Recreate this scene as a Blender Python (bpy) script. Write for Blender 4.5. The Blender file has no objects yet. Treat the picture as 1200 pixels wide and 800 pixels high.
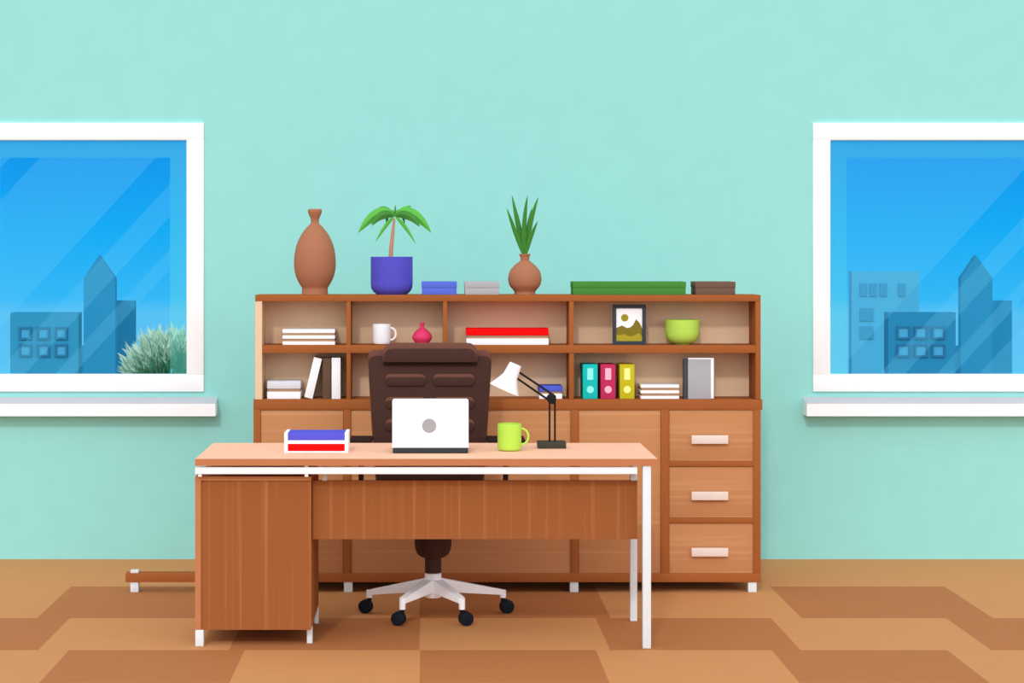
import bpy, bmesh, math, random
from mathutils import Vector, Matrix
random.seed(7)

# ------------------------------------------------------------------ view
F, VX, HY, H = 2357.0, 505.0, 296.0, 1.6      # focal length (px), principal point, eye height
C = bpy.context.scene.collection
sc = bpy.context.scene
cd = bpy.data.cameras.new('camera'); cam = bpy.data.objects.new('camera', cd); C.objects.link(cam)
cam.location = (0, 0, H); cam.rotation_euler = (math.radians(90), 0, 0)
cd.sensor_width = 36; cd.lens = F/1200*36
cd.shift_x = (600-VX)/1200; cd.shift_y = -(400-HY)/1200
cd.clip_end = 3000
sc.camera = cam
sc.view_settings.view_transform = 'Standard'; sc.view_settings.look = 'None'
sc.view_settings.gamma = 1; sc.view_settings.use_curve_mapping = False
sc.view_settings.exposure = 0.0

def lin(c):
    r = []
    for v in c[:3]:
        v = v/255
        r.append(v/12.92 if v <= .04045 else ((v+.055)/1.055)**2.4)
    return (*r, 1)

# ------------------------------------------------------------------ sky
SKY_TOP, SKY_FRONT, GROUND = (.86,.88,.92), (1.85,1.97,2.14), (.42,.34,.28)
w = bpy.data.worlds.new('sky'); sc.world = w; w.use_nodes = True
nt = w.node_tree; nt.nodes.clear()
N = nt.nodes.new; L = nt.links.new
tc = N('ShaderNodeTexCoord'); sp = N('ShaderNodeSeparateXYZ'); L(tc.outputs['Generated'], sp.inputs[0])
mr = N('ShaderNodeMapRange'); L(sp.outputs['Z'], mr.inputs[0])
mr.inputs[1].default_value = -.062; mr.inputs[2].default_value = .058
ramp = N('ShaderNodeValToRGB'); L(mr.outputs[0], ramp.inputs[0])
e = ramp.color_ramp.elements
stops = [(0.0, (92, 196, 244)), (.27, (88, 194, 246)), (.33, (52, 184, 247)), (.6, (14, 172, 246)), (.78, (8, 160, 242)), (1.0, (4, 146, 234))]
e[0].position = 0; e[0].color = lin(stops[0][1]); e[1].position = 1; e[1].color = lin(stops[-1][1])
for p, c in stops[1:-1]:
    q = e.new(p); q.color = lin(c)
fy = N('ShaderNodeMapRange'); fy.interpolation_type = 'SMOOTHSTEP'; L(sp.outputs['Y'], fy.inputs[0])
fy.inputs[1].default_value = .45; fy.inputs[2].default_value = .8
mx = N('ShaderNodeMixRGB'); L(fy.outputs[0], mx.inputs[0]); L(ramp.outputs[0], mx.inputs[2])
# bright overcast sky behind the viewer, dimmer overhead, ground below the horizon
fr = N('ShaderNodeMapRange'); L(sp.outputs['Y'], fr.inputs[0]); fr.inputs[1].default_value = -.2; fr.inputs[2].default_value = -1
sk = N('ShaderNodeMixRGB'); L(fr.outputs[0], sk.inputs[0]); sk.inputs[1].default_value = (*SKY_TOP, 1); sk.inputs[2].default_value = (*SKY_FRONT, 1)
gz = N('ShaderNodeMapRange'); L(sp.outputs['Z'], gz.inputs[0]); gz.inputs[1].default_value = -.03; gz.inputs[2].default_value = .03
gm = N('ShaderNodeMixRGB'); L(gz.outputs[0], gm.inputs[0]); gm.inputs[1].default_value = (*GROUND, 1); L(sk.outputs[0], gm.inputs[2])
L(gm.outputs[0], mx.inputs[1])
bg = N('ShaderNodeBackground'); L(mx.outputs[0], bg.inputs[0])
out = N('ShaderNodeOutputWorld'); L(bg.outputs[0], out.inputs[0])

# ------------------------------------------------------------------ sun (soft, high on the left behind the viewer)
SUN = 0.8
sd = bpy.data.lights.new('sun', 'SUN'); so = bpy.data.objects.new('sun', sd); C.objects.link(so)
sd.energy = SUN; sd.angle = math.radians(4); sd.color = (1, .985, .96)
so.rotation_euler = Vector((.15, .80, -.52)).to_track_quat('-Z', 'Y').to_euler()

# ------------------------------------------------------------------ materials
MC = {}
def mat(name, rgb, rough=.85, spec=.12, grain=None, streak=None, amount=.5, metallic=0):
    """plain coloured surface; grain 'x'/'z' adds long wood streaks along that axis"""
    if name in MC: return MC[name]
    m = bpy.data.materials.new(name); m.use_nodes = True
    t = m.node_tree; b = t.nodes['Principled BSDF']
    b.inputs['Roughness'].default_value = rough; b.inputs['Specular IOR Level'].default_value = spec
    b.inputs['Metallic'].default_value = metallic
    col = lin(rgb); b.inputs['Base Color'].default_value = col
    g = t.nodes.new('ShaderNodeTexCoord'); mp = t.nodes.new('ShaderNodeMapping'); t.links.new(g.outputs['Object'], mp.inputs[0])
    nz = t.nodes.new('ShaderNodeTexNoise'); t.links.new(mp.outputs[0], nz.inputs['Vector'])
    rp = t.nodes.new('ShaderNodeValToRGB'); t.links.new(nz.outputs['Fac'], rp.inputs[0])
    el = rp.color_ramp.elements
    if grain:
        mp.inputs['Scale'].default_value = (.4, 1, 22) if grain == 'x' else (24, 1, .3)
        nz.inputs['Scale'].default_value = 1.6; nz.inputs['Detail'].default_value = 3.5
        el[0].position = .53; el[0].color = col
        el[1].position = .5+.3*amount; el[1].color = lin(streak)
    else:
        nz.inputs['Scale'].default_value = 9
        el[0].position = .3; el[0].color = tuple(v*.985 for v in col[:3])+(1,)
        el[1].position = .7; el[1].color = tuple(min(1, v*1.015) for v in col[:3])+(1,)
    t.links.new(rp.outputs[0], b.inputs['Base Color'])
    MC[name] = m; return m

def glassy(name, diffuse_mix, glossy=.02, tint=(255, 255, 255)):
    m = bpy.data.materials.new(name); m.use_nodes = True
    t = m.node_tree; t.nodes.clear()
    o = t.nodes.new('ShaderNodeOutputMaterial'); tr = t.nodes.new('ShaderNodeBsdfTransparent')
    df = t.nodes.new('ShaderNodeBsdfDiffuse'); df.inputs[0].default_value = lin(tint)
    gl = t.nodes.new('ShaderNodeBsdfGlossy'); gl.inputs['Roughness'].default_value = .05
    a = t.nodes.new('ShaderNodeMixShader'); b = t.nodes.new('ShaderNodeMixShader')
    a.inputs[0].default_value = diffuse_mix; b.inputs[0].default_value = glossy
    t.links.new(tr.outputs[0], a.inputs[1]); t.links.new(df.outputs[0], a.inputs[2])
    t.links.new(a.outputs[0], b.inputs[1]); t.links.new(gl.outputs[0], b.inputs[2]); t.links.new(b.outputs[0], o.inputs[0])
    return m

WALL = mat('mint_paint', (152, 218, 210))
WHITE = mat('white_paint', (253, 253, 253))
STEEL = mat('white_steel', (226, 232, 233), .5)
LGREY = mat('light_grey_stone', (192, 194, 198))
EDGE = mat('desk_edge_wood', (192, 123, 81))
PEACH = mat('peach_laminate', (255, 196, 162))
DARKW = mat('dark_wood_panel', (155, 91, 49), grain='z', streak=(178, 112, 68), amount=.9)
FRAMEW = mat('brown_wood_frame', (162, 93, 47))
DOORW = mat('tan_wood_panel', (194, 134, 88), grain='x', streak=(212, 156, 110), amount=.8)
BACKW = mat('taupe_back_panel', (232, 198, 162))
PLIGHT = mat('light_parquet', (206, 144, 90), .8)
PDARK = mat('dark_parquet', (182, 116, 68), .8)
LEATHER = mat('brown_leather', (68, 43, 35), .6)
LEATHER2 = mat('leather_highlight', (111, 69, 57), .6)  # lighter tone paints the top highlight of the chair leather
SEAM = mat('dark_leather_seam', (44, 26, 22), .7)
BLACK = mat('black_rubber', (20, 26, 34), .6)
LAMPB = mat('black_metal', (26, 28, 30), .5)
LAMPBASE = mat('charcoal_metal', (62, 61, 52), .5)
GLASS = glassy('clear_glass', 0.0, .002)
REFLECT = glassy('painted_reflection', .15, 0.0, (104, 206, 245))  # slanting reflections on the glass, painted as a pale tint
REFLECTB = glassy('painted_border_reflection', .2, 0.0, (116, 232, 215))  # reflection along the pane edge, painted as a lighter border tint

# ------------------------------------------------------------------ builders
def X(px, D): return (px-VX)*D/F
def Z(py, D): return H-(py-HY)*D/F
def DZ(py, z): return F*(H-z)/(py-HY)         # distance at which a point of height z shows at row py

def box(bm, x0, x1, y0, y1, z0, z1, bev=0.0, mi=0):
    b2 = bmesh.new()
    v = [b2.verts.new(p) for p in ((x0,y0,z0),(x1,y0,z0),(x1,y1,z0),(x0,y1,z0),(x0,y0,z1),(x1,y0,z1),(x1,y1,z1),(x0,y1,z1))]
    for f in ((3,2,1,0),(4,5,6,7),(0,1,5,4),(1,2,6,5),(2,3,7,6),(3,0,4,7)):
        b2.faces.new([v[i] for i in f]).material_index = mi
    if bev: bmesh.ops.bevel(b2, geom=b2.edges[:], offset=bev, segments=2, affect='EDGES', profile=.5)
    merge(bm, b2)
def merge(bm, b2):
    me = bpy.data.meshes.new('tmp'); b2.to_mesh(me); b2.free(); bm.from_mesh(me); bpy.data.meshes.remove(me)
def pbox(bm, D, x0, x1, ya, yb, depth, bev=0.0, mi=0):
    """box whose front face, at distance D, spans the given rows and columns"""
    box(bm, X(x0,D), X(x1,D), D, D+depth, Z(yb,D), Z(ya,D), bev, mi)
def prism(bm, D, pts, depth, bev=0.0, mi=0):
    b2 = bmesh.new()
    a = [b2.verts.new((X(x,D), D, Z(y,D))) for x, y in pts]
    f = b2.faces.new(a); r = bmesh.ops.extrude_face_region(b2, geom=[f])
    for g in r['geom']:
        if isinstance(g, bmesh.types.BMVert): g.co.y += depth
    bmesh.ops.recalc_face_normals(b2, faces=b2.faces[:])
    for f in b2.faces: f.material_index = mi
    if bev: bmesh.ops.bevel(b2, geom=b2.edges[:], offset=bev, segments=3, affect='EDGES', profile=.5)
    merge(bm, b2)
def lathe(bm, prof, M=None, n=48, mi=0):
    """prof = [(r, z)]; closed where r == 0; M places it"""
    M = M or Matrix.Identity(4); rings = []
    for r, z in prof:
        if r < 1e-6: rings.append([bm.verts.new(M @ Vector((0,0,z)))])
        else: rings.append([bm.verts.new(M @ Vector((r*math.cos(2*math.pi*i/n), r*math.sin(2*math.pi*i/n), z))) for i in range(n)])
    for a, b in zip(rings, rings[1:]):
        for i in range(n):
            j = (i+1) % n
            vs = [a[i % len(a)], a[j % len(a)], b[j % len(b)], b[i % len(b)]]
            u = []
            for v in vs:
                if v not in u: u.append(v)
            if len(u) > 2:
                f = bm.faces.new(u); f.smooth = True; f.material_index = mi
def tube(bm, pts, r, n=12, mi=0):
    pts = [Vector(p) for p in pts]; rings = []
    for i, p in enumerate(pts):
        d = (pts[min(i+1, len(pts)-1)]-pts[max(i-1, 0)]).normalized()
        u = d.cross(Vector((0,1,0))); u = u.normalized() if u.length > .1 else Vector((1,0,0)); v = d.cross(u)
        rr = r[i] if isinstance(r, (list, tuple)) else r
        rings.append([bm.verts.new(p+rr*(u*math.cos(2*math.pi*k/n)+v*math.sin(2*math.pi*k/n))) for k in range(n)])
    for a, b in zip(rings, rings[1:]):
        for k in range(n):
            f = bm.faces.new((a[k], a[(k+1)%n], b[(k+1)%n], b[k])); f.smooth = True; f.material_index = mi
    bm.faces.new(rings[0][::-1]); bm.faces.new(rings[-1])

def wloc(o):
    v = Vector(o.location)
    while o.parent: o = o.parent; v += Vector(o.location)
    return v
def obj(name, bm, mats, parent=None, origin=None, kind=None, smooth_angle=False):
    bmesh.ops.recalc_face_normals(bm, faces=bm.faces[:])
    if origin is None:
        if kind == 'structure' or not bm.verts: origin = Vector((0,0,0))
        else:
            xs = [v.co for v in bm.verts]
            origin = Vector(((min(c.x for c in xs)+max(c.x for c in xs))/2, (min(c.y for c in xs)+max(c.y for c in xs))/2, min(c.z for c in xs)))
    origin = Vector(origin)
    for v in bm.verts: v.co -= origin
    me = bpy.data.meshes.new(name); bm.to_mesh(me); bm.free()
    o = bpy.data.objects.new(name, me); C.objects.link(o)
    me.set_sharp_from_angle(angle=math.radians(38))
    for m in (mats if isinstance(mats, (list, tuple)) else [mats]): me.materials.append(m)
    if parent: o.parent = parent; o.location = origin-wloc(parent)
    else: o.location = origin
    if kind: o['kind'] = kind
    return o
def tag(o, label, cat, group=None):
    o['label'] = label; o['category'] = cat
    if group: o['group'] = group
    return o
def thing(name, label, cat, loc, group=None):
    o = bpy.data.objects.new(name, None); C.objects.link(o); o.location = loc; o.empty_display_size = .05
    return tag(o, label, cat, group)
def nb(): return bmesh.new()

# ------------------------------------------------------------------ room shell
DW = F*H/(655-HY)                             # distance of the back wall
WT = .16
WX0, WX1 = -4.4, 5.2
def win_px(x): return X(x, DW)
LW = (-190, 239); RW = (952.5, 1382)          # outer frame columns of the two windows
ZT, ZB = Z(144, DW), Z(458.5, DW)
bm = nb(); e_ = .03
zt, zb = ZT-e_, ZB+e_
l0, l1, r0, r1 = X(LW[0],DW)+e_, X(LW[1],DW)-e_, X(RW[0],DW)+e_, X(RW[1],DW)-e_
for a, b, c, d in ((WX0,WX1,zt,3.25), (WX0,WX1,0,zb), (WX0,l0,zb,zt), (l1,r0,zb,zt), (r1,WX1,zb,zt)):
    box(bm, a, b, DW, DW+WT, c, d)
obj('wall_back', bm, WALL, kind='structure')

# parquet: staggered light and dark planks, real rectangles on the floor
bm = nb()
rows = [DW, DZ(687,0), DZ(724,0), DZ(761.5,0), DZ(800,0)]
while rows[-1] > 2.0: rows.append(rows[-1]-.62)
def quad(x0, x1, y0, y1, mi, z=0):
    v = [bm.verts.new(p) for p in ((x0,y0,z),(x1,y0,z),(x1,y1,z),(x0,y1,z))]; bm.faces.new(v).material_index = mi
joints = [489, 497, 489, 497]
for i in range(len(rows)-1):
    ya, yb = rows[i], rows[i+1]
    if i == 0: quad(WX0, WX1, yb, ya, 0); continue
    ym = (ya+yb)/2; s = F/ym
    pitch = 214/s if i < 4 else 214/320
    x0 = (492-VX)/s; k0 = -12; par = 0 if i % 2 else 1
    for k in range(k0, 13):
        a, b = max(WX0, x0+k*pitch), min(WX1, x0+(k+1)*pitch)
        if a < b: quad(a, b, yb, ya, 1 if (k+par) % 2 == 0 else 0)
box(bm, WX0, WX1, rows[-1], DW, -.06, -.002)
obj('floor', bm, [PLIGHT, PDARK], kind='structure')

# window: frame, glass, reflections painted as a lighter border and slanting streaks
def clip(poly, x0, x1, y0, y1):
    def cut(P, ins, inter):
        R = []
        for i, a in enumerate(P):
            b = P[(i+1) % len(P)]
            if ins(a): R.append(a)
            if ins(a) != ins(b): R.append(inter(a, b))
        return R
    def ix(c): return lambda a, b: (c, a[1]+(b[1]-a[1])*(c-a[0])/(b[0]-a[0]))
    def iy(c): return lambda a, b: (a[0]+(b[0]-a[0])*(c-a[1])/(b[1]-a[1]), c)
    for ins, it in ((lambda p: p[0] >= x0, ix(x0)), (lambda p: p[0] <= x1, ix(x1)), (lambda p: p[1] >= y0, iy(y0)), (lambda p: p[1] <= y1, iy(y1))):
        if len(poly) < 3: return []
        poly = cut(poly, ins, it)
    return poly
def make_window(n, ox0, ox1, bands):
    r = bpy.data.objects.new('window_%d' % n, None); C.objects.link(r); r.location = (X((ox0+ox1)/2, DW), DW, ZB); r['kind'] = 'structure'
    ix0, ix1, iy0, iy1 = ox0+20, ox1-20, 164, 438.5
    bm = nb(); D = DW-.014
    k = D/DW
    def q(a, b, c, d): box(bm, X(a,DW), X(b,DW), D, DW+.06, Z(d,DW), Z(c,DW), .002)
    q(ox0, ox1, 144, iy0); q(ox0, ox1, iy1, 458.5); q(ox0, ix0, iy0, iy1); q(ix1, ox1, iy0, iy1)
    obj('window_frame', bm, WHITE, r)
    G = DW+.012
    bm = nb(); box(bm, X(ix0,DW), X(ix1,DW), G, G+.005, Z(iy1,DW), Z(iy0,DW))
    g = obj('glass_pane', bm, GLASS, r)
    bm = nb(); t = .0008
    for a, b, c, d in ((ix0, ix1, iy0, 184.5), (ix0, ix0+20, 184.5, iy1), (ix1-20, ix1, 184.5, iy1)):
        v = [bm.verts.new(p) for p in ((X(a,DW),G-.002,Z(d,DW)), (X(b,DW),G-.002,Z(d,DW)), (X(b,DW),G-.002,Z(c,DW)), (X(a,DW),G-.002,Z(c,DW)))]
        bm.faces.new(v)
    obj('reflection_border', bm, REFLECTB, g)
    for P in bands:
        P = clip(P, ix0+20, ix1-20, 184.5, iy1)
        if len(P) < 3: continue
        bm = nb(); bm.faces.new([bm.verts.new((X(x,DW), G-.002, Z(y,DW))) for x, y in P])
        obj('reflection_streak', bm, REFLECT, g)
    return r
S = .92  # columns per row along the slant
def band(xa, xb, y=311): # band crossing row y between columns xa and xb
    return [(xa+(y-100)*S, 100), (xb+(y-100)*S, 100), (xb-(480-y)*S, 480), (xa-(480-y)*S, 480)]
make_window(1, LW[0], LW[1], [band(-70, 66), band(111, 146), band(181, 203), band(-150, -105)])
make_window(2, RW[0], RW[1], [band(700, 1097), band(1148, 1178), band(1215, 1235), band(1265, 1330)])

def make_sill(n, x0, x1):
    bm = nb(); D = DW-.10; k = F/D
    xa, xb = X(x0, D), X(x1, D)
    zt, zf, zb = Z(465, DW), Z(473, D), Z(487.5, D)
    b2 = nb()
    pts = [(DW, zt), (D, zf), (D, zb), (DW, zb)]
    a = [b2.verts.new((xa, y, z)) for y, z in pts]; b = [b2.verts.new((xb, y, z)) for y, z in pts]
    b2.faces.new(a[::-1]); b2.faces.new(b)
    for i in range(4):
        j = (i+1) % 4; f = b2.faces.new((a[i], a[j], b[j], b[i])); f.material_index = 1 if i == 0 else 0
    merge(bm, b2)
    o = obj('trim_%d' % n, bm, [WHITE, LGREY], kind='structure', origin=((xa+xb)/2, DW, zb))
make_sill(1, -204, 252.5); make_sill(2, 945.5, 1396)

# ------------------------------------------------------------------ outside
bm = nb(); box(bm, WX0, WX1, DW+WT, DW+7, -.2, 0)
obj('floor_terrace', bm, mat('terrace_concrete', (170, 172, 170)), kind='structure')

def tower(name, label, D, rect, colour, depth, holes=(), rings=(), roof=None, wcol=(60, 140, 180), group='city buildings beyond the windows', halves=None):
    x0, x1, y0, base = rect
    r = thing(name, label, 'building', (X((x0+x1)/2, D), D+depth/2, Z(base, D)), group)
    bm = nb()
    if roof: prism(bm, D, [(x0, base), (x1, base), (x1, y0), roof, (x0, y0)], depth)
    else: pbox(bm, D, x0, x1, y0, base, depth)
    obj('wall', bm, mat('facade_%d_%d_%d' % colour, colour), r)
    k = D/F
    for a, b, c, d in holes:
        bm = nb(); pbox(bm, D-1.2, a, b, c, d, 1.1)
        obj('window', bm, mat('pane_%d_%d_%d' % wcol, wcol), r)
    for a, b, c, d in rings:
        bm = nb(); t = 2.4
        for q in ((a, b, c, c+t), (a, b, d-t, d), (a, a+t, c+t, d-t), (b-t, b, c+t, d-t)): pbox(bm, D-1.2, *q, 1.1)
        f = obj('window', bm, mat('pane_%d_%d_%d' % wcol, wcol), r)
        bm = nb(); pbox(bm, D-.4, a+t, b-t, c+t, d-t, .35)
        obj('pane', bm, mat('far_glass', (66, 158, 200)), f)
    return r
BASE = 620
# left window
tower('office_block', 'low blue block with outlined square windows at the left edge of the left window view', 1260, (12, 92, 366, BASE), (42, 140, 180), 12,
      rings=[(22+i*21, 37+i*21, y, y+15) for i in range(3) for y in (383, 403)], wcol=(36, 112, 152))
tower('spired_skyscraper', 'tall pointed blue skyscraper with peaked roof seen through the left window', 1380, (98, 135, 326, BASE), (36, 137, 182), 7, roof=(116, 299))
tower('office_block', 'plain flat-roofed blue tower between the pointed skyscraper and the green shrub', 1425, (135, 158, 352, BASE), (32, 134, 180), 6)
tower('office_block', 'lowest blue block between the outlined-window block and the pointed skyscraper', 1500, (88, 99, 405, BASE), (30, 130, 178), 6)
# right window
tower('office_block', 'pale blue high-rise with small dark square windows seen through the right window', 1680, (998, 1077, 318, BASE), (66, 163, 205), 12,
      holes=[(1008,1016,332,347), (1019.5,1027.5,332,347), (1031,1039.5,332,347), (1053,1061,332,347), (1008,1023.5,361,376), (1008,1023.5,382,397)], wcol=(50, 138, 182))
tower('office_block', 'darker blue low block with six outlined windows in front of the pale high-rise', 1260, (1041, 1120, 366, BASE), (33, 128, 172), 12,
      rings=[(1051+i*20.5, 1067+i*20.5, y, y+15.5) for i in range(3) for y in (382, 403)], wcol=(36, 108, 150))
tower('spired_skyscraper', 'tall pointed blue skyscraper at the right edge of the right window view', 1380, (1126, 1163, 326, BASE), (36, 137, 182), 7, roof=(1144, 299))
tower('office_block', 'low plain blue block just left of the pointed skyscraper in the right window', 1500, (1112, 1127, 405, BASE), (30, 130, 178), 6)
tower('office_block', 'plain flat-roofed blue tower right of the pointed skyscraper in the right window', 1425, (1163, 1186, 352, BASE), (32, 134, 180), 6)

# shrub on the terrace
def shrub():
    D = 15.5
    cx = X(197, D)
    r = thing('shrub', 'spiky pale green shrub outside the left window', 'shrub', (cx, D, 0))
    bm = nb()
    for i in range(7):
        a = i*.9; tube(bm, [(cx+.02*math.cos(a), D+.02*math.sin(a), 0), (cx+.08*math.cos(a), D+.08*math.sin(a), .35), (cx+.16*math.cos(a), D+.14*math.sin(a), .7)], [.012, .009, .005], 6)
    obj('stem', bm, mat('shrub_stem', (88, 84, 60)), r)
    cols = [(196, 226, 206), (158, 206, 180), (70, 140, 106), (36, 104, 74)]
    for ci, c in enumerate(cols):
        bm = nb()
        for i in range(900 if ci else 700):
            th = random.uniform(0, 2*math.pi); ph = random.uniform(-.1, 1)
            ph = math.asin(ph) if ph < 1 else 1.5
            d = Vector((math.cos(th)*math.cos(ph), math.sin(th)*math.cos(ph), math.sin(ph)))
            rad = [1.0, .92, .84, .72][ci]*random.uniform(.82, 1.02)
            if ci < 2 and d.z < .52+.38*d.x: continue
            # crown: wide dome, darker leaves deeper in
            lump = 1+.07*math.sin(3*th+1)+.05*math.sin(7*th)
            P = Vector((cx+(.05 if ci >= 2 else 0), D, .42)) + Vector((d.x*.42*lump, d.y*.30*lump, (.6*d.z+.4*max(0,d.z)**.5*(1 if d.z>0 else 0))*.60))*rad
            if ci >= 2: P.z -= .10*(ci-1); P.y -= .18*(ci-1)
            dirn = (d+Vector((random.uniform(-.5,.5), random.uniform(-.5,.5), random.uniform(-.1,.7)))).normalized()
            ln = random.uniform(.09, .17); wd = random.uniform(.008, .014)
            sd_ = dirn.cross(Vector((random.uniform(-.3,.3), -1, random.uniform(-.3,.3)))).normalized()*wd
            up = dirn.cross(sd_).normalized()*wd*.5
            b = P-dirn*ln*.5; t = P+dirn*ln*.5
            v = [bm.verts.new(p) for p in (b, P*.6+b*.4+sd_, P*.6+b*.4-sd_, t, P*.6+b*.4+up)]
            bm.faces.new((v[0], v[1], v[4])); bm.faces.new((v[0], v[4], v[2])); bm.faces.new((v[1], v[3], v[4])); bm.faces.new((v[4], v[3], v[2]))
        obj('foliage', bm, mat('shrub_leaf_%d' % ci, c), r)
shrub()

# ------------------------------------------------------------------ sideboard with drawers
DC = F*H/(694-HY)                             # front plane of the sideboard
SD = .56
def zc(y): return Z(y, DC)
side = thing('sideboard', 'long brown wooden sideboard with tan doors and three drawers behind the desk', 'cabinet', (X(594,DC), DC+SD/2, 0))
def board(name, D, x0, x1, ya, yb, depth, m, parent, bev=.0015, label=None):
    bm = nb(); pbox(bm, D, x0, x1, ya, yb, depth, bev); o = obj(name, bm, m, parent)
    if label: o['label'] = label
    return o
board('top_board', DC, 297, 893.5, 468, 480, SD, FRAMEW, side)
board('base_board', DC, 297, 891.5, 671.5, 682, SD, FRAMEW, side)
board('low_plank', DC, 147, 297, 671.5, 682, .06, FRAMEW, side)
board('side_panel', DC, 297, 305.3, 480, 671.5, SD, FRAMEW, side)
board('side_panel', DC, 883, 891.5, 480, 671.5, SD, FRAMEW, side)
for a, b in ((402.5, 411), (669, 678), (774.5, 784)):
    board('divider', DC, a, b, 480, 671.5, SD-.02, FRAMEW, side)
bm = nb(); box(bm, X(305.3,DC), X(883,DC), DC+SD-.015, DC+SD, zc(671.5), zc(480)); obj('back_panel', bm, FRAMEW, side)
for a, b in ((305.3, 402.5), (411, 669), (678, 774.5)):
    board('door', DC+.007, a+.3, b-.3, 480.2, 671.3, .02, DOORW, side)
for i, y in enumerate((540, 606.3)):
    board('rail', DC, 784, 883, y, y+6.5, .05, FRAMEW, side)
for (a, b), hy in zip(((480.2, 539.8), (546.7, 606.1), (613, 671.3)), (510, 576, 642)):
    d = board('drawer', DC+.007, 784.3, 882.7, a, b, .42, DOORW, side)
    hb = nb(); pbox(hb, DC-.018, 810.5, 853.5, hy, hy+10, .012, .002)
    for hx in (813, 848): pbox(hb, DC-.008, hx, hx+3, hy+3, hy+7, .0155)
    h_ = obj('handle', hb, mat('cream_handle', (233, 214, 202)), d); h_['label'] = 'cream bar handle'
for a, b in ((152.5, 162), (297, 306), (403, 413), (668, 678), (877, 887)):
    for dd in (.006, SD-.05)[:1 if a < 200 else 2]:
        bm = nb(); box(bm, X(a,DC), X(b,DC), DC+dd, DC+dd+.04, 0, zc(682), .002)
        obj('foot', bm, STEEL, side)
bm = nb(); box(bm, X(152.5,DC), X(162,DC), DC+.006, DC+.046, zc(671.5), zc(668.5), .001); obj('peg', bm, STEEL, side)

# ------------------------------------------------------------------ open bookcase on the sideboard
HD = .22
hut = thing('bookcase', 'open brown wooden bookcase with two rows of shelves standing on the sideboard', 'bookcase', (X(595,DC), DC+HD/2, zc(468)))
board('top_board', DC, 299, 891.5, 345.5, 353, HD, FRAMEW, hut)
board('side_panel', DC, 885.5, 891.5, 353, 467.8, HD, FRAMEW, hut)
board('shelf', DC, 307, 885.5, 404.5, 413.5, HD-.02, FRAMEW, hut)
for a, b in ((406, 411), (519, 524), (667, 672.5)):
    board('divider', DC+.002, a, b, 353, 467.8, HD-.022, FRAMEW, hut)
bm = nb(); box(bm, X(299,DC), X(885.5,DC), DC+HD-.02, DC+HD, zc(467.8), zc(353)); obj('back_panel', bm, BACKW, hut)
bm = nb(); box(bm, X(299,DC), X(307,DC), DC, DC+HD-.02, zc(467.8), zc(353)); obj('side_panel', bm, BACKW, hut)

ZS1, ZS2, ZTOP = zc(404.5)+.0005, zc(468)+.0005, zc(345.5)+.0005   # resting heights

# things whose base stands at height z and front plane at distance D: rows are measured there
def zbox(bm, D, x0, x1, z0, hpx, depth, bev=.001, mi=0):
    k = D/F; box(bm, X(x0,D), X(x1,D), D, D+depth, z0, z0+hpx*k, bev, mi)

# items on top
def vase_prof(rows_, yb, D, wall=.006, dip=.3):
    """rows_ = [(y, radius px)] top to bottom -> closed lathe profile with a hollow mouth"""
    k = D/F
    P = [(0, 0)] + [(r*k, (yb-y)*k) for y, r in rows_[::-1]]
    top = P[-1]
    P += [(top[0]-wall, top[1]), (max(.002, top[0]-wall*1.4), top[1]-.03*dip*3), (0, top[1]-.035*dip*3)]
    return P
def smooth(P, n=5):
    """Catmull-Rom through (a, b) points"""
    R = []
    for i in range(len(P)-1):
        p0, p1, p2, p3 = P[max(i-1,0)], P[i], P[i+1], P[min(i+2,len(P)-1)]
        for j in range(n):
            t = j/n
            R.append(tuple(.5*(2*p1[q]+(p2[q]-p0[q])*t+(2*p0[q]-5*p1[q]+4*p2[q]-p3[q])*t*t+(3*p1[q]-p0[q]-3*p2[q]+p3[q])*t**3) for q in (0, 1)))
    return R+[P[-1]]
def at(x, D, z): return Matrix.Translation((X(x,D), D, z))
CLAY = mat('clay_brown', (170, 113, 83), .7)
D = DC+.13
bm = nb()
rows_ = smooth([(244,7.4),(246.5,8.3),(250,7.4),(256,5),(261,5),(265,9),(275,16.5),(290,22.6),(308,24.6),(322,22.6),(332,18),(337,15.2),(344,15.6)])
lathe(bm, vase_prof(rows_, 344, D), at(369, D, ZTOP))
tag(obj('vase', bm, CLAY), 'tall brown clay vase with narrow neck on the left end of the bookcase top', 'vase')

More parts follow.
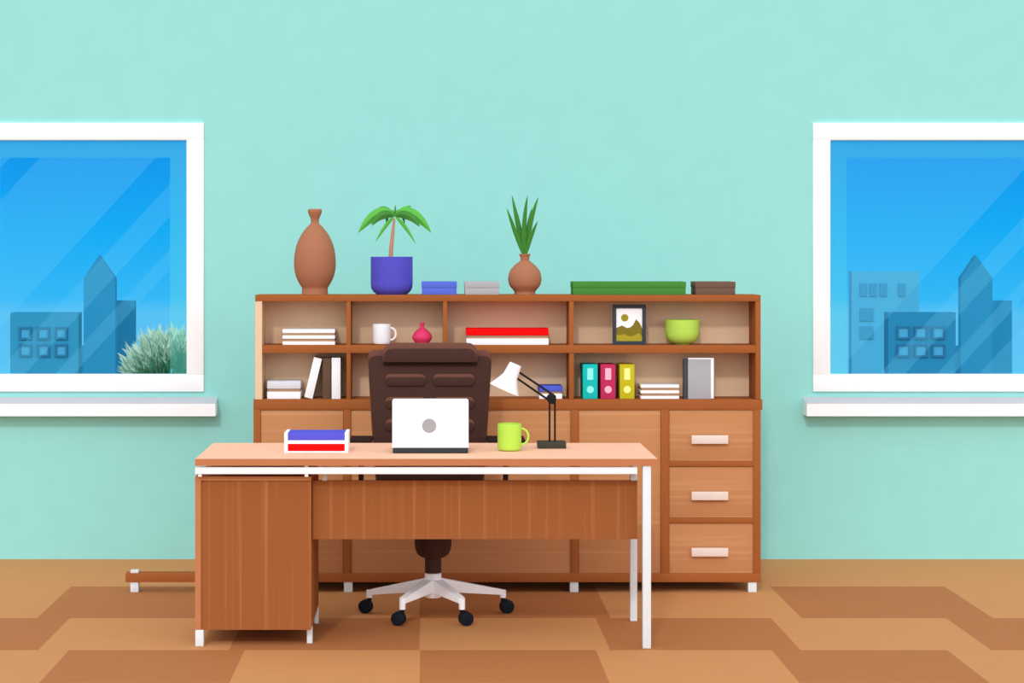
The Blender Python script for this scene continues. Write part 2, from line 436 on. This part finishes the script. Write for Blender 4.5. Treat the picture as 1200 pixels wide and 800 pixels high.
pl = thing('potted_palm', 'small palm in a blue pot on top of the bookcase', 'potted plant', (X(459,D), D, ZTOP))
bm = nb(); lathe(bm, vase_prof([(300,24.6),(332,24.6),(337,24),(341,21.5),(343,19),(344,18)], 344, D, .008, .2), at(459, D, ZTOP))
obj('pot', bm, mat('blue_ceramic', (86, 82, 196), .6), pl)
bm = nb(); k = D/F; lathe(bm, [(0,0),(22*k,0),(22*k,.004),(0,.012)], at(459, D, ZTOP+36*k)); obj('soil', bm, mat('soil', (84, 60, 45)), pl)
def pp(x, y, D, dy=0): return Vector((X(x,D), D+dy, Z(y,D)))
bm = nb(); tube(bm, [pp(457.5,309,D), pp(458.5,290,D), pp(460,275,D), pp(462,256,D)], [2.6*k, 2.4*k, 2*k, 1.3*k]); obj('trunk', bm, mat('palm_trunk', (196, 140, 112)), pl)
def leaf(bm, D, p0, p1, p2, w, dy=0, n=12, fold=.25, thick=.0012):
    """curved pointed blade; dy = how far its tip comes forward (-) or goes back (+)"""
    k = D/F
    P = [pp(*p0, D), pp(*p1, D, dy*.5), pp(*p2, D, dy)]
    L_, M_, R_ = [], [], []
    for i in range(n+1):
        t = i/n; c = P[0]*(1-t)**2+P[1]*2*t*(1-t)+P[2]*t*t
        tan = (P[0]*(-2)*(1-t)+P[1]*2*(1-2*t)+P[2]*2*t).normalized()
        nrm = tan.cross(Vector((0,1,0))); nrm.normalize()
        ww = w*k*(math.sin(math.pi*min(1, t**.8))**.75 if 0 < t < 1 else .02)
        L_.append(c+nrm*ww+Vector((0, ww*fold, 0))); M_.append(c-Vector((0, ww*fold, 0))); R_.append(c-nrm*ww+Vector((0, ww*fold, 0)))
    off = Vector((0, thick, 0))
    def vs(A, o): return [bm.verts.new(p+o) for p in A]
    a, b, c = vs(L_, -off), vs(M_, -off), vs(R_, -off); a2, b2, c2 = vs(L_, off), vs(M_, off), vs(R_, off)
    for i in range(n):
        for u, v in ((a, b), (b, c), (c2, b2), (b2, a2), (a2, a), (c, c2)):
            f = bm.faces.new((u[i], u[i+1], v[i+1], v[i])); f.smooth = True
G1, G2 = mat('bright_green_leaf', (92, 180, 70), .6), mat('deep_green_leaf', (68, 134, 54), .6)
for p1, p2, w_, dy, m in (((443,239),(420,273),6.6,-.03,G1), ((483,239),(505.5,273),6.6,-.03,G1),
                          ((446,246),(436,265),5,-.06,G2), ((479,246),(492,266),5,-.06,G2),
                          ((453,243),(444.5,242.5),2.8,.04,G2), ((474,243),(482,241),2.8,.04,G1),
                          ((463,246),(463.3,240),1.2,.02,G2), ((452,262),(440,284),2.2,-.02,G1), ((474,262),(487.5,286),2.2,-.02,G1),
                          ((455,240),(452,262),3,.09,G2), ((470,240),(474,262),3,.09,G2)):
    bm = nb(); leaf(bm, D, (462.5,253), p1, p2, w_, dy); obj('leaf', bm, m, pl)

DB = DC+.04
for x0, x1, c, nm, lab in ((494, 535.5, (92, 110, 214), 'box', 'flat blue box on the bookcase top, right of the potted palm'),
                           (544.5, 585.5, (176, 176, 178), 'box', 'flat grey box on the bookcase top, left of the round brown vase'),
                           (671.5, 804, (70, 138, 58), 'box', 'long flat green box on the bookcase top'),
                           (815, 862, (114, 88, 74), 'box', 'flat dark brown box at the right end of the bookcase top')):
    bx = thing('storage_box', lab, nm, (X((x0+x1)/2,DB), DB+.09, ZTOP), 'flat boxes on the bookcase top')
    m = mat('card_%d_%d_%d' % c, c)
    bm = nb(); zbox(bm, DB+.002, x0+.4, x1-.4, ZTOP, 8, .176); obj('body', bm, m, bx)
    bm = nb(); zbox(bm, DB, x0, x1, ZTOP+8.1*DB/F, 7, .18); obj('lid', bm, m, bx)

D = DC+.12
sv = thing('potted_grass_plant', 'round brown clay vase with long spiky green leaves on the bookcase top', 'potted plant', (X(615,D), D, ZTOP))
rows_ = smooth([(296.5,6.6),(298,6.4),(302,4.8),(305,6),(309,11),(316,17.2),(325,19.6),(333,18.2),(338,14.5),(341,12.3),(344,12.6)])
bm = nb(); lathe(bm, vase_prof(rows_, 344, D, .004, .3), at(615, D, ZTOP)); obj('vase', bm, CLAY, sv)
for p2, c, w_, dy in (((593.5,243.5),(603,270),2.5,-.02), ((600,228),(607,262),2.8,.02), ((618,228.5),(612,262),2.8,-.03), ((631.5,230.5),(621,255),2.7,.03),
                      ((630,259),(621,276),2.4,-.03), ((624,243),(618,268),2.4,.05), ((606,246),(611,272),2.2,.05)):
    bm = nb(); leaf(bm, D, (615,303), c, p2, w_, dy); obj('leaf', bm, G2, sv)

# books and papers
def flat_stack(D, x0, x1, z0, items, depth, labels, group, gapcol=(178, 143, 112)):
    """items bottom to top: (name, white px, gap px above, colour)"""
    k = D/F; z = z0
    for (nm, hh, gap, c), lab in zip(items, labels):
        r = thing(nm, lab, 'book' if nm == 'book' else 'notebook', (X((x0+x1)/2,D), D+depth/2, z), group)
        bm = nb(); zbox(bm, D, x0, x1, z, hh, depth, .0015); obj('pages' if nm == 'notebook' else 'cover', bm, mat('paper_%d_%d_%d' % c, c), r)
        if gap:
            bm = nb(); zbox(bm, D+.006, x0+.6, x1-.6, z+hh*k, gap, depth-.01, 0); q = obj('back_cover' if nm == 'notebook' else 'pages', bm, mat('kraft_%d_%d_%d' % gapcol, gapcol), r)
        z += (hh+gap)*k+.0003
WP = (252, 252, 252)
DI = DC+.03
flat_stack(DI, 331, 392.5, ZS1, [('notebook',4,3,WP), ('notebook',4,2.6,WP), ('notebook',4.6,0,WP)], .15,
           ['white notebook at the bottom of the upper left shelf pile', 'white notebook in the middle of the upper left shelf pile', 'white notebook on top of the upper left shelf pile'], 'white notebooks on the upper left shelf')
flat_stack(DI, 546.5, 643, ZS1, [('book',7.5,3.6,WP), ('book',8,0,(254,6,6))], .15,
           ['wide flat white book under the red book on the upper shelf', 'wide flat red book lying on a white one on the upper shelf'], 'books lying on the upper middle shelf')
flat_stack(DI, 751, 796, ZS2, [('notebook',3.4,3,WP), ('notebook',3.4,3,WP), ('notebook',3.6,0,WP)], .15,
           ['white notebook at the bottom of the pile right of the ring binders', 'white notebook in the middle of the pile right of the ring binders', 'white notebook on top of the pile right of the ring binders'], 'white notebooks beside the ring binders')
flat_stack(DI, 313, 352, ZS2, [('book',8.4,3.4,WP), ('book',9,0,(222,223,227))], .15,
           ['flat white book under the grey one on the lower left shelf', 'flat pale grey book lying on a white book on the lower left shelf'], 'books lying on the lower left shelf')
flat_stack(DI, 632, 659, ZS2, [('book',6,2.6,WP), ('book',6.4,0,(82,98,210))], .15,
           ['flat white book under the blue book behind the desk lamp arm', 'flat blue book lying on a white book behind the desk lamp arm'], 'books lying behind the desk lamp')
def upright(x0, x1, ytop, c, lab, lean=0, depth=.15):
    D = DI; k = D/F; hh = (467.8-ytop)*k; wd = (x1-x0)*k
    r = thing('book', lab, 'book', (X(x1 if lean else x0,D), D, ZS2), 'upright books on the lower left shelf')
    m = mat('paper_%d_%d_%d' % c, c)
    bm = nb()
    box(bm, X(x0,D), X(x0,D)+wd, D, D+.003, ZS2, ZS2+hh, .001)
    box(bm, X(x0,D), X(x0,D)+.002, D+.003, D+depth, ZS2, ZS2+hh); box(bm, X(x0,D)+wd-.002, X(x0,D)+wd, D+.003, D+depth, ZS2, ZS2+hh)
    obj('cover', bm, m, r)
    bm = nb(); box(bm, X(x0,D)+.0022, X(x0,D)+wd-.0022, D+.0032, D+depth-.006, ZS2+.002, ZS2+hh-.003); obj('pages', bm, mat('page_cream', (238, 234, 224)), r)
    r.rotation_euler = (0, lean, 0)
    return r
upright(356.3, 366, 419.5, WP, 'white book leaning to the right against the dark brown book', lean=math.radians(13.6))
upright(378.3, 387.6, 420, (105, 80, 62), 'dark brown upright book between two white books on the lower left shelf')
upright(388.6, 399, 419.5, WP, 'white upright book beside the dark brown book on the lower left shelf')

def binder(x0, c, c2, lab):
    D = DI; x1 = x0+17.3
    r = thing('ring_binder', lab, 'binder', (X(x0+8.6,D), D+.07, ZS2), 'ring binders on the lower shelf')
    bm = nb(); zbox(bm, D, x0, x1, ZS2, 40.5, .15, .002); obj('cover', bm, mat('card_%d_%d_%d' % c, c), r)
    k = D/F; m = mat('label_%d_%d_%d' % c2, c2)
    bm = nb(); box(bm, X(x0+5.2,D), X(x0+12.2,D), D-.001, D-.0002, ZS2+22.5*k, ZS2+36*k); obj('label_card', bm, m, r)
    bm = nb(); lathe(bm, [(0,0),(4.2*k,0),(4.2*k,.001),(0,.001)], Matrix.Translation((X(x0+8.7,D), D-.0002, ZS2+11*k)) @ Matrix.Rotation(math.pi/2, 4, 'X'), 28); obj('finger_hole', bm, m, r)
binder(683, (28, 194, 186), (148, 250, 246), 'turquoise ring binder on the lower shelf')
binder(704, (196, 50, 92), (252, 190, 208), 'crimson ring binder between the turquoise and yellow binders')
binder(726.3, (200, 188, 34), (250, 250, 150), 'mustard yellow ring binder on the lower shelf')

# large grey book facing out
D = DI; k = D/F
gb = thing('book', 'large grey book with dark spine standing upright facing out on the lower right shelf', 'book', (X(818,D), D+.02, ZS2))
bm = nb(); zbox(bm, D, 801, 806.3, ZS2, 47, .036, .001); obj('spine', bm, mat('dark_grey_cloth', (72, 74, 78)), gb)
bm = nb(); zbox(bm, D, 806.3, 833, ZS2, 46.5, .003, .0008); zbox(bm, D+.033, 806.3, 833, ZS2, 46.5, .003, .0008); obj('cover', bm, mat('grey_cloth', (174, 174, 176)), gb)
bm = nb(); zbox(bm, D+.004, 806.4, 836.5, ZS2+.002, 47.6, .028, .0005); obj('pages', bm, WHITE, gb)

# white mug, pink vase, green bowl, picture frame
def mug(name, lab, x0, x1, ytop, hx, D, z0, c, hpx, mh=None):
    k = D/F; cx = (x0+x1)/2; r_ = (x1-x0)/2
    r = thing(name, lab, 'mug', (X(cx,D), D, z0))
    bm = nb()
    P = [(0,0), ((r_-4)*k,0), ((r_-1.4)*k,1.2*k), (r_*k,4*k), (r_*k,hpx*k), ((r_-1.4)*k,hpx*k), ((r_-1.4)*k,4*k), (0,3*k)]
    lathe(bm, P, at(cx, D, z0)); obj('cup', bm, mat('glaze_%d_%d_%d' % c, c, .5), r)
    bm = nb(); pts = []
    hh = hpx*.3; m0 = hpx*.52; w_ = hx-x1-1
    for i in range(15):
        a = -math.pi/2+math.pi*i/14
        pts.append((X(x1-.6,D)+max(0,w_*k*math.cos(a)), D, z0+(m0+hh*math.sin(a))*k))
    pts[0] = (pts[0][0]-.001, D, pts[0][2]); pts[-1] = (pts[-1][0]-.001, D, pts[-1][2])
    c2 = mh or c
    tube(bm, pts, 1.25*k*(1.0), 10); obj('handle', bm, mat('glaze_%d_%d_%d' % c2, c2, .5), r)
mug('mug', 'white mug on the upper shelf left of the pink vase', 436.5, 458, 379, 465.5, DC+.07, ZS1, (250, 250, 250), 24)
D = DC+.07
bm = nb()
rows_ = smooth([(378,2.9),(380,2.9),(382,2.2),(384.5,3),(388,7.5),(393,11),(397,11.4),(401,8.8),(404,7)])
lathe(bm, vase_prof(rows_, 404, D, .003, .15), at(494.7, D, ZS1), 40)
tag(obj('vase', bm, mat('pink_glaze', (224, 60, 106), .5)), 'small round pink vase on the upper shelf beside the white mug', 'vase')
D = DC+.095; k = D/F
bm = nb()
P = [(0,0),(9*k,0),(10*k,2*k)] + [((20*math.sin(a)**.55)*k, (4+13*(1-math.cos(a)))*k) for a in [.25+i*.12 for i in range(11)]] + [(20.2*k,29.5*k),(18.6*k,29.5*k),(18*k,15*k),(8*k,5*k),(0,4*k)]
P = [(0,0),(8.5*k,0),(9*k,.8*k),(14*k,2.6*k),(17.5*k,6*k),(19.4*k,10*k),(20.1*k,15*k),(20.2*k,29*k),(18.8*k,29*k),(18.4*k,13*k),(14*k,6*k),(0,4*k)]
lathe(bm, P, at(799.5, D, ZS1))
tag(obj('bowl', bm, mat('lime_glaze', (184, 222, 90), .5)), 'lime green bowl on the upper right shelf beside the picture', 'bowl')

D = DC+.05; k = D/F
pf = thing('picture_frame', 'dark framed picture of a sun over olive hills on the upper right shelf', 'picture', (X(737.5,D), D+.01, ZS1))
x0, x1 = 718, 757; hh = 47
bm = nb(); t = 4.2
for a, b, c, d in ((x0,x1,0,t), (x0,x1,hh-t,hh), (x0,x0+t,t,hh-t), (x1-t,x1,t,hh-t)): box(bm, X(a,D), X(b,D), D, D+.014, ZS1+c*k, ZS1+d*k, .0008)
obj('frame', bm, mat('charcoal_frame', (64, 68, 76)), pf)
bm = nb(); box(bm, X(x0+t,D), X(x1-t,D), D+.008, D+.012, ZS1+t*k, ZS1+(hh-t)*k)
pc = obj('picture', bm, WHITE, pf)
def art(name, pts, dd, c):
    bm = nb(); v = [bm.verts.new((X(x,D), D+dd, ZS1+y*k)) for x, y in pts]
    f = bm.faces.new(v); r = bmesh.ops.extrude_face_region(bm, geom=[f])
    for g in r['geom']:
        if isinstance(g, bmesh.types.BMVert): g.co.y += .0004
    o = obj(name, bm, mat('ink_%d_%d_%d' % c, c), pc)
a, b = x0+t, x1-t
art('far_hills', [(a,4.2),(b,4.2),(b,19),(749.5,26),(745.5,29.8),(742,23),(739,20.5),(735,19.5),(729,22.5),(a,19.5)], .0074, (130, 118, 40))
art('near_hills', [(a,4.2),(b,4.2),(b,9.5),(749,14),(744,11),(738,9.5),(731,12.5),(726,11),(a,12.5)], .0068, (172, 158, 44))
art('sun_disc', [(732.3+4.3*math.cos(i*math.pi/14), 31.5+4.3*math.sin(i*math.pi/14)) for i in range(28)], .0074, (160, 146, 36))

# ------------------------------------------------------------------ desk
D1 = F*H/(760-HY)                             # front edge of the desk top
D2 = D1*1.084
ZD = Z(537.5, D1)                             # surface height
desk = thing('desk', 'long writing desk with peach top, brown pedestal and white steel legs', 'desk', (X(500,D1), (D1+D2)/2, 0))
bm = nb(); box(bm, X(228.6,D1), X(770.6,D1), D1, D2, Z(545.5,D1), ZD)
bm.normal_update()
for f in bm.faces:
    f.material_index = 1 if f.normal.z > .5 else 0
obj('desktop', bm, [EDGE, PEACH], desk)
DR = D1+.012
board('rail', DR, 228.6, 746.8, 547.2, 555.4, .02, WHITE, desk)['label'] = 'white rail under the desktop'
for x, ya, za in ((232, 547.4, Z(545.5,D1)), (357, 547.4, Z(545.5,D1)), (742, 547.4, Z(545.5,D1)), (232, 558.6, Z(555.2,DR)), (357, 558.6, Z(555.2,DR))):
    bm = nb(); box(bm, X(x,DR), X(x+4,DR), DR+.006, DR+.016, Z(ya,DR), za)
    obj('spacer', bm, WHITE, desk)
# pedestal
DP = F*H/(757-HY); PD = .55
ped = nb()
pbox(ped, DP, 228.6, 364.5, 558.2, 563, PD)
pbox(ped, DP, 228.6, 235.4, 563, 737.8, PD)
pbox(ped, DP+.026, 235.4, 364.5, 734, 737.8, PD-.026)
pbox(ped, DP+PD-.02, 235.4, 364.5, 563, 734, .02)
pb = obj('pedestal', ped, EDGE, desk)
board('door', DP+.006, 235.6, 364.5, 563.1, 737.7, .018, DARKW, pb, 0.0)
bm = nb(); box(bm, X(361.5,DP), X(364.5,DP), DP+.025, DP+PD-.001, Z(734,DP), Z(563.1,DP)); obj('side_panel', bm, DARKW, pb)
for x0, x1, dd in ((228.8, 238.5, .0), (358.5, 366, .06), (229.5, 236.5, PD-.05), (360, 366.5, PD-.05)):
    bm = nb(); Df = DP+dd; box(bm, X(x0,DP), X(x1,DP) if x1 < 300 else X(365,DP), DP+dd, DP+dd+.03, 0, Z(737.9,DP), .0015); obj('foot', bm, STEEL, desk)
# modesty panel and legs
DL = F*H/(727-HY)
DM = D1+.10
board('modesty_panel', DM, 366, 746.8, 563, 631.5, .018, DARKW, desk, 0)
bm = nb(); D = D1+.006; box(bm, X(753.3,D), X(763,D), D, D+.034, 0, Z(545.5,D1), .002); obj('leg', bm, STEEL, desk)
bm = nb(); D = DL-.012; box(bm, X(738.6,D), X(746.8,D), D, D+.03, 0, Z(545.5,D1), .002); obj('leg', bm, STEEL, desk)
for x in (378, 740):
    bm = nb(); box(bm, X(x,DM), X(x+5,DM), DM+.003, DM+.015, Z(563,DM)-.0005, Z(545.5,D1))
    obj('bracket', bm, STEEL, desk)

# ------------------------------------------------------------------ things on the desk
ZD += .0005
def dd(y): return DZ(y, ZD)
# laptop: lid towards us, keyboard behind
D = dd(531); k = D/F
lp = thing('laptop', 'open white laptop with grey disc on its lid in the middle of the desk', 'laptop', (X(504,D), D+.11, ZD))
bm = nb(); box(bm, X(460.3,D), X(548.5,D), D, D+.215, ZD, ZD+6.4*k, .002); bs = obj('base', bm, mat('graphite_plastic', (52, 58, 63), .5), lp)
bm = nb(); box(bm, X(466,D), X(543,D), D+.02, D+.12, ZD+6.4*k, ZD+6.4*k+.001)
for i in range(4):
    for j in range(11): box(bm, X(467,D)+j*.0232+.002, X(467,D)+j*.0232+.021, D+.024+i*.024, D+.024+i*.024+.019, ZD+6.4*k+.001, ZD+6.4*k+.0022)
obj('keyboard', bm, LAMPB, bs)
b2 = nb(); x0, x1, z0, z1, rr = X(459.7,D), X(549,D), ZD+6.7*k, ZD+64*k, 3*k
pts = [(x0,z0),(x1,z0)]
for cx, cz, a0 in ((x1-rr, z1-rr, 0), (x0+rr, z1-rr, math.pi/2)):
    for i in range(7): a = a0+math.pi/2*i/6; pts.append((cx+rr*math.cos(a), cz+rr*math.sin(a)))
f = b2.faces.new([b2.verts.new((x, D-.002, z)) for x, z in pts]); r = bmesh.ops.extrude_face_region(b2, geom=[f])
for g in r['geom']:
    if isinstance(g, bmesh.types.BMVert): g.co.y += .007
lid = obj('lid', b2, mat('white_plastic', (254, 254, 254), .5), lp)
bm = nb(); lathe(bm, [(0,0),(8.4*k,0),(8.4*k,.0008),(0,.0008)], Matrix.Translation((X(503,D), D-.002, ZD+32.3*k)) @ Matrix.Rotation(math.pi/2, 4, 'X'), 40)
obj('emblem', bm, mat('grey_emblem', (165, 165, 167)), lid)['label'] = 'grey disc emblem'
bm = nb(); box(bm, x0+.006, x1-.006, D+.0051, D+.0058, z0+.006, z1-.006); obj('screen', bm, LAMPB, lid)

mug('mug', 'lime green mug on the desk between the laptop and the lamp', 583, 611, 498, 620.8, dd(529)+.05, ZD, (186, 230, 84), 31.5)

# letter tray with two folders
D = dd(530.5); k = D/F; TD = .17
tr = thing('letter_tray', 'white two-level letter tray on the left of the desk', 'tray', (X(370.5,D), D+TD/2, ZD))
bm = nb()
box(bm, X(333,D), X(408,D), D, D+TD, ZD, ZD+2*k, .0006)
obj('bottom_plate', bm, WHITE, tr)
bm = nb(); box(bm, X(337.2,D), X(404,D), D, D+TD, ZD+10.7*k, ZD+14.7*k); obj('middle_plate', bm, WHITE, tr)
for a, b in ((333, 337.2), (404, 408)):
    bm = nb(); box(bm, X(a,D), X(b,D), D, D+TD, ZD+2*k, ZD+23.5*k, .0006); obj('side_wall', bm, WHITE, tr)
for za, hh, c, lab in ((2.05, 8.4, (254, 6, 6), 'red folder in the lower level of the white letter tray'), (14.75, 8.4, (88, 88, 210), 'blue folder in the upper level of the white letter tray')):
    bm = nb(); box(bm, X(337.4,D), X(403.8,D), D+.001, D+TD-.01, ZD+za*k, ZD+(za+hh)*k, .0008)
    tag(obj('folder', bm, mat('card_%d_%d_%d' % c, c)), lab, 'folder', 'folders in the letter tray')

# desk lamp
D = dd(525.5)+.03; k = D/F
lm = thing('desk_lamp', 'jointed desk lamp with white shade and black arms on the right of the desk', 'lamp', (X(647,D), D, ZD))
Db = D-.03
bm = nb(); box(bm, X(630.5,Db), X(663.5,Db), Db, Db+.09, ZD, ZD+7.6*k, .002); obj('base', bm, LAMPBASE, lm)
def zz(y): return Z(y, D)
def P(x, y, dy=0): return (X(x,D), D+dy, zz(y))
for x in (644, 650.3):
    bm = nb(); tube(bm, [(X(x,D), D, ZD+7*k), P(x,468)], 1.15*k, 10); obj('post', bm, LAMPB, lm)
bm = nb(); prism(bm, D-.007, [(640,466),(645,459),(651.5,463.5),(652,468),(648.5,473.5),(643,472.5)], .014, .0015)
jt = obj('joint', bm, LAMPB, lm)
for a, b in (((607.5,435.5),(649,463)), ((605,442.5),(642,468))):
    bm = nb(); tube(bm, [P(*a), P(*b)], 1.25*k, 10); obj('arm', bm, LAMPB, lm)
ax = (Vector(P(604.3,426.5))-Vector(P(590.9,456.3)))
Lx = ax.length; M = Matrix.Translation(P(590.9,456.3)) @ ax.to_track_quat('Z', 'Y').to_matrix().to_4x4()
bm = nb()
prof = [(18.6*k,0),(17.6*k,1.5*k),(13*k,9*k),(9.6*k,15.8*k),(8.8*k,18*k),(7.4*k,32*k),(6.6*k,Lx),(0,Lx),(0,Lx-.003),(6*k,Lx-.004),(7.6*k,18*k),(12*k,8.6*k),(17.4*k,0),(18.6*k,0)]
lathe(bm, prof, M); obj('lamp_shade', bm, mat('white_enamel', (246, 246, 248), .5), lm)['label'] = 'white conical shade'
bm = nb(); lathe(bm, [(0,6*k),(3.5*k,7*k),(5*k,11*k),(3.5*k,16*k),(2.5*k,24*k),(0,24*k)], M, 20); obj('bulb', bm, mat('frosted_bulb', (245, 242, 230), .4), lm)

# ------------------------------------------------------------------ office chair
DCH = 8.80; cxp = 507.5
ch = thing('office_chair', 'brown leather swivel chair with white star base behind the desk', 'chair', (X(cxp,DCH), DCH, 0))
cx = X(cxp, DCH)
# casters and star base
DRc, DFc = F*H/(718-HY)-.012, F*H/(732.5-HY)-.012
cast = [(428.5, DRc, -1), (594, DRc, 1), (467, DFc, -1), (546, DFc, 1)]
for x, D, sg in cast:
    k = D/F; R_ = .030
    px_ = X(x, D)
    bm = nb()
    for s in (-1, 1):   # two wheels on one axle, turned about 20 degrees towards us
        Mw = Matrix.Translation((px_, D+.012, R_)) @ Matrix.Rotation(math.radians(18)*sg, 4, 'Z') @ Matrix.Translation((0, s*.012, 0)) @ Matrix.Rotation(math.pi/2, 4, 'X')
        lathe(bm, [(0,-.009),(R_-.008,-.010),(R_-.002,-.008),(R_,-.004),(R_,.004),(R_-.002,.008),(R_-.008,.010),(0,.009)], Mw, 32)
    w_ = obj('caster', bm, BLACK, ch)
    bm = nb(); ix = px_-sg*.014*1.2
    tube(bm, [(ix, D+.012, .04), (ix, D+.012, .071)], .009, 12)
    obj('caster_stem', bm, BLACK, w_)
# star legs: tapering beams from the hub to each caster
hubx, huby = cx, DCH
def beam(a, b, wa, wb, ha, hb, bm):
    a, b = Vector(a), Vector(b); d = (b-a); d.z = 0; d.normalize(); n = Vector((-d.y, d.x, 0)); vs = []
    for p, w_, h_ in ((a, wa, ha), (b, wb, hb)):
        vs.append([bm.verts.new(p+n*w_*s+Vector((0,0,t))) for s, t in ((-1,0),(1,0),(1,-h_),(-1,-h_))])
    for i in range(4):
        j = (i+1) % 4; bm.faces.new((vs[0][i], vs[0][j], vs[1][j], vs[1][i]))
    bm.faces.new(vs[0][::-1]); bm.faces.new(vs[1])
for x, D, sg in cast:
    ix = X(x, D)-sg*.014*1.2; yy = D+.012
    front = D < DCH-.1
    zt = Z(691, D) if not front else Z(701, D)
    bm = nb()
    beam((hubx, huby, Z(675, DCH)), (ix, yy, zt), .026, .016, .062, .022, bm)
    ee = nb(); tube(ee, [(ix, yy, .069), (ix, yy, zt-.002)], .0135, 16); merge(bm, ee)
    obj('base_leg', bm, WHITE, ch)
bm = nb(); lathe(bm, [(0,0),(.034,0),(.036,.003),(.036,.103),(.034,.106),(0,.106)], Matrix.Translation((cx, DCH, Z(701, DCH-.036)))); obj('hub', bm, WHITE, ch)['label'] = 'white hub of the star base'
zh = Z(672, DCH-.036)
bm = nb()
k = DCH/F
prof = [(0,zh),(9.6*k,zh),(9.6*k,Z(653,DCH)),(14*k,Z(652,DCH)),(18*k,Z(649,DCH)),(20.6*k,Z(644,DCH)),(21.6*k,Z(638,DCH)),(21.6*k,Z(628,DCH)),(0,Z(628,DCH))]
lathe(bm, prof, Matrix.Translation((cx, DCH, 0))); obj('gas_column', bm, LEATHER, ch)
# seat
ZSE = .50
bm = nb(); box(bm, cx-.25, cx+.25, DL+.03, DCH+.30, Z(628,DCH), ZSE, .025); obj('seat', bm, LEATHER, ch)
# backrest, facing us
DBK = DCH+.30
def rounded(pts, r, n=6):
    R = []
    for i, p in enumerate(pts):
        p = Vector(p); a = Vector(pts[i-1]); b = Vector(pts[(i+1) % len(pts)]); rr = r[i] if isinstance(r, (list,tuple)) else r
        if rr <= 0: R.append(tuple(p)); continue
        p0 = p+(a-p).normalized()*rr; p1 = p+(b-p).normalized()*rr
        for j in range(n+1):
            t = j/n; R.append(tuple(p0*(1-t)**2+p*2*t*(1-t)+p1*t*t))
    return R
bm = nb(); prism(bm, DBK+.02, rounded([(430,410),(577,410),(570,526),(566,585),(442,585),(437,526)], [11,11,0,14,14,0]), .05, .008)
bk = obj('backrest', bm, LEATHER2, ch); bk['label'] = 'brown leather backrest with raised front padding'
bm = nb(); prism(bm, DBK, rounded([(431.5,417),(576,417),(569,526),(564,583),(443,583),(438.3,526)], [10,10,0,14,14,0]), .022, .004)
obj('front_padding', bm, LEATHER, bk)
bm = nb(); prism(bm, DBK-.030, rounded([(448.5,402),(559.5,402),(559.5,424),(448.5,424)], [13,13,0,0]), .06, .006)
hr = obj('headrest', bm, LEATHER2, bk)
bm = nb(); prism(bm, DBK-.036, rounded([(449.5,408.5),(558.5,408.5),(558.5,424.5),(449.5,424.5)], [12,12,0,0]), .01, .002); obj('headrest_padding', bm, LEATHER, hr)
bm = nb(); prism(bm, DBK-.012, [(449,424),(559,424),(559,427.5),(449,427.5)], .014); obj('seam', bm, SEAM, bk)
for y in (438, 465, 491):
    for a, b in ((451.5, 499), (507.5, 556)):
        bm = nb(); prism(bm, DBK-.006, rounded([(a,y),(b,y),(b,y+14),(a,y+14)], 6.9), .012, .0025); t_ = obj('tuft', bm, LEATHER2, bk)
        bm = nb(); prism(bm, DBK-.011, rounded([(a+.3,y+4),(b-.3,y+4),(b-.3,y+14),(a+.3,y+14)], [4,4,6,6]), .01, .002); obj('tuft_padding', bm, LEATHER, t_)
# armrests
DA = DCH+.05
for a, b, s in ((408.5, 436, -1), (571, 616, 1)):
    bm = nb(); pbox(bm, DA, a, b, 515, 520.5, .20, .006)
    ar = obj('armrest', bm, SEAM, ch)
    xi = X((a+b)/2, DA)
    bm = nb(); tube(bm, [(xi, DA+.10, Z(519, DA)), (xi, DA+.10, .56), (xi-s*.03, DA+.10, .50), (cx+s*.22, DA+.10, .46)], .012, 12); obj('armrest_post', bm, LEATHER, ar)
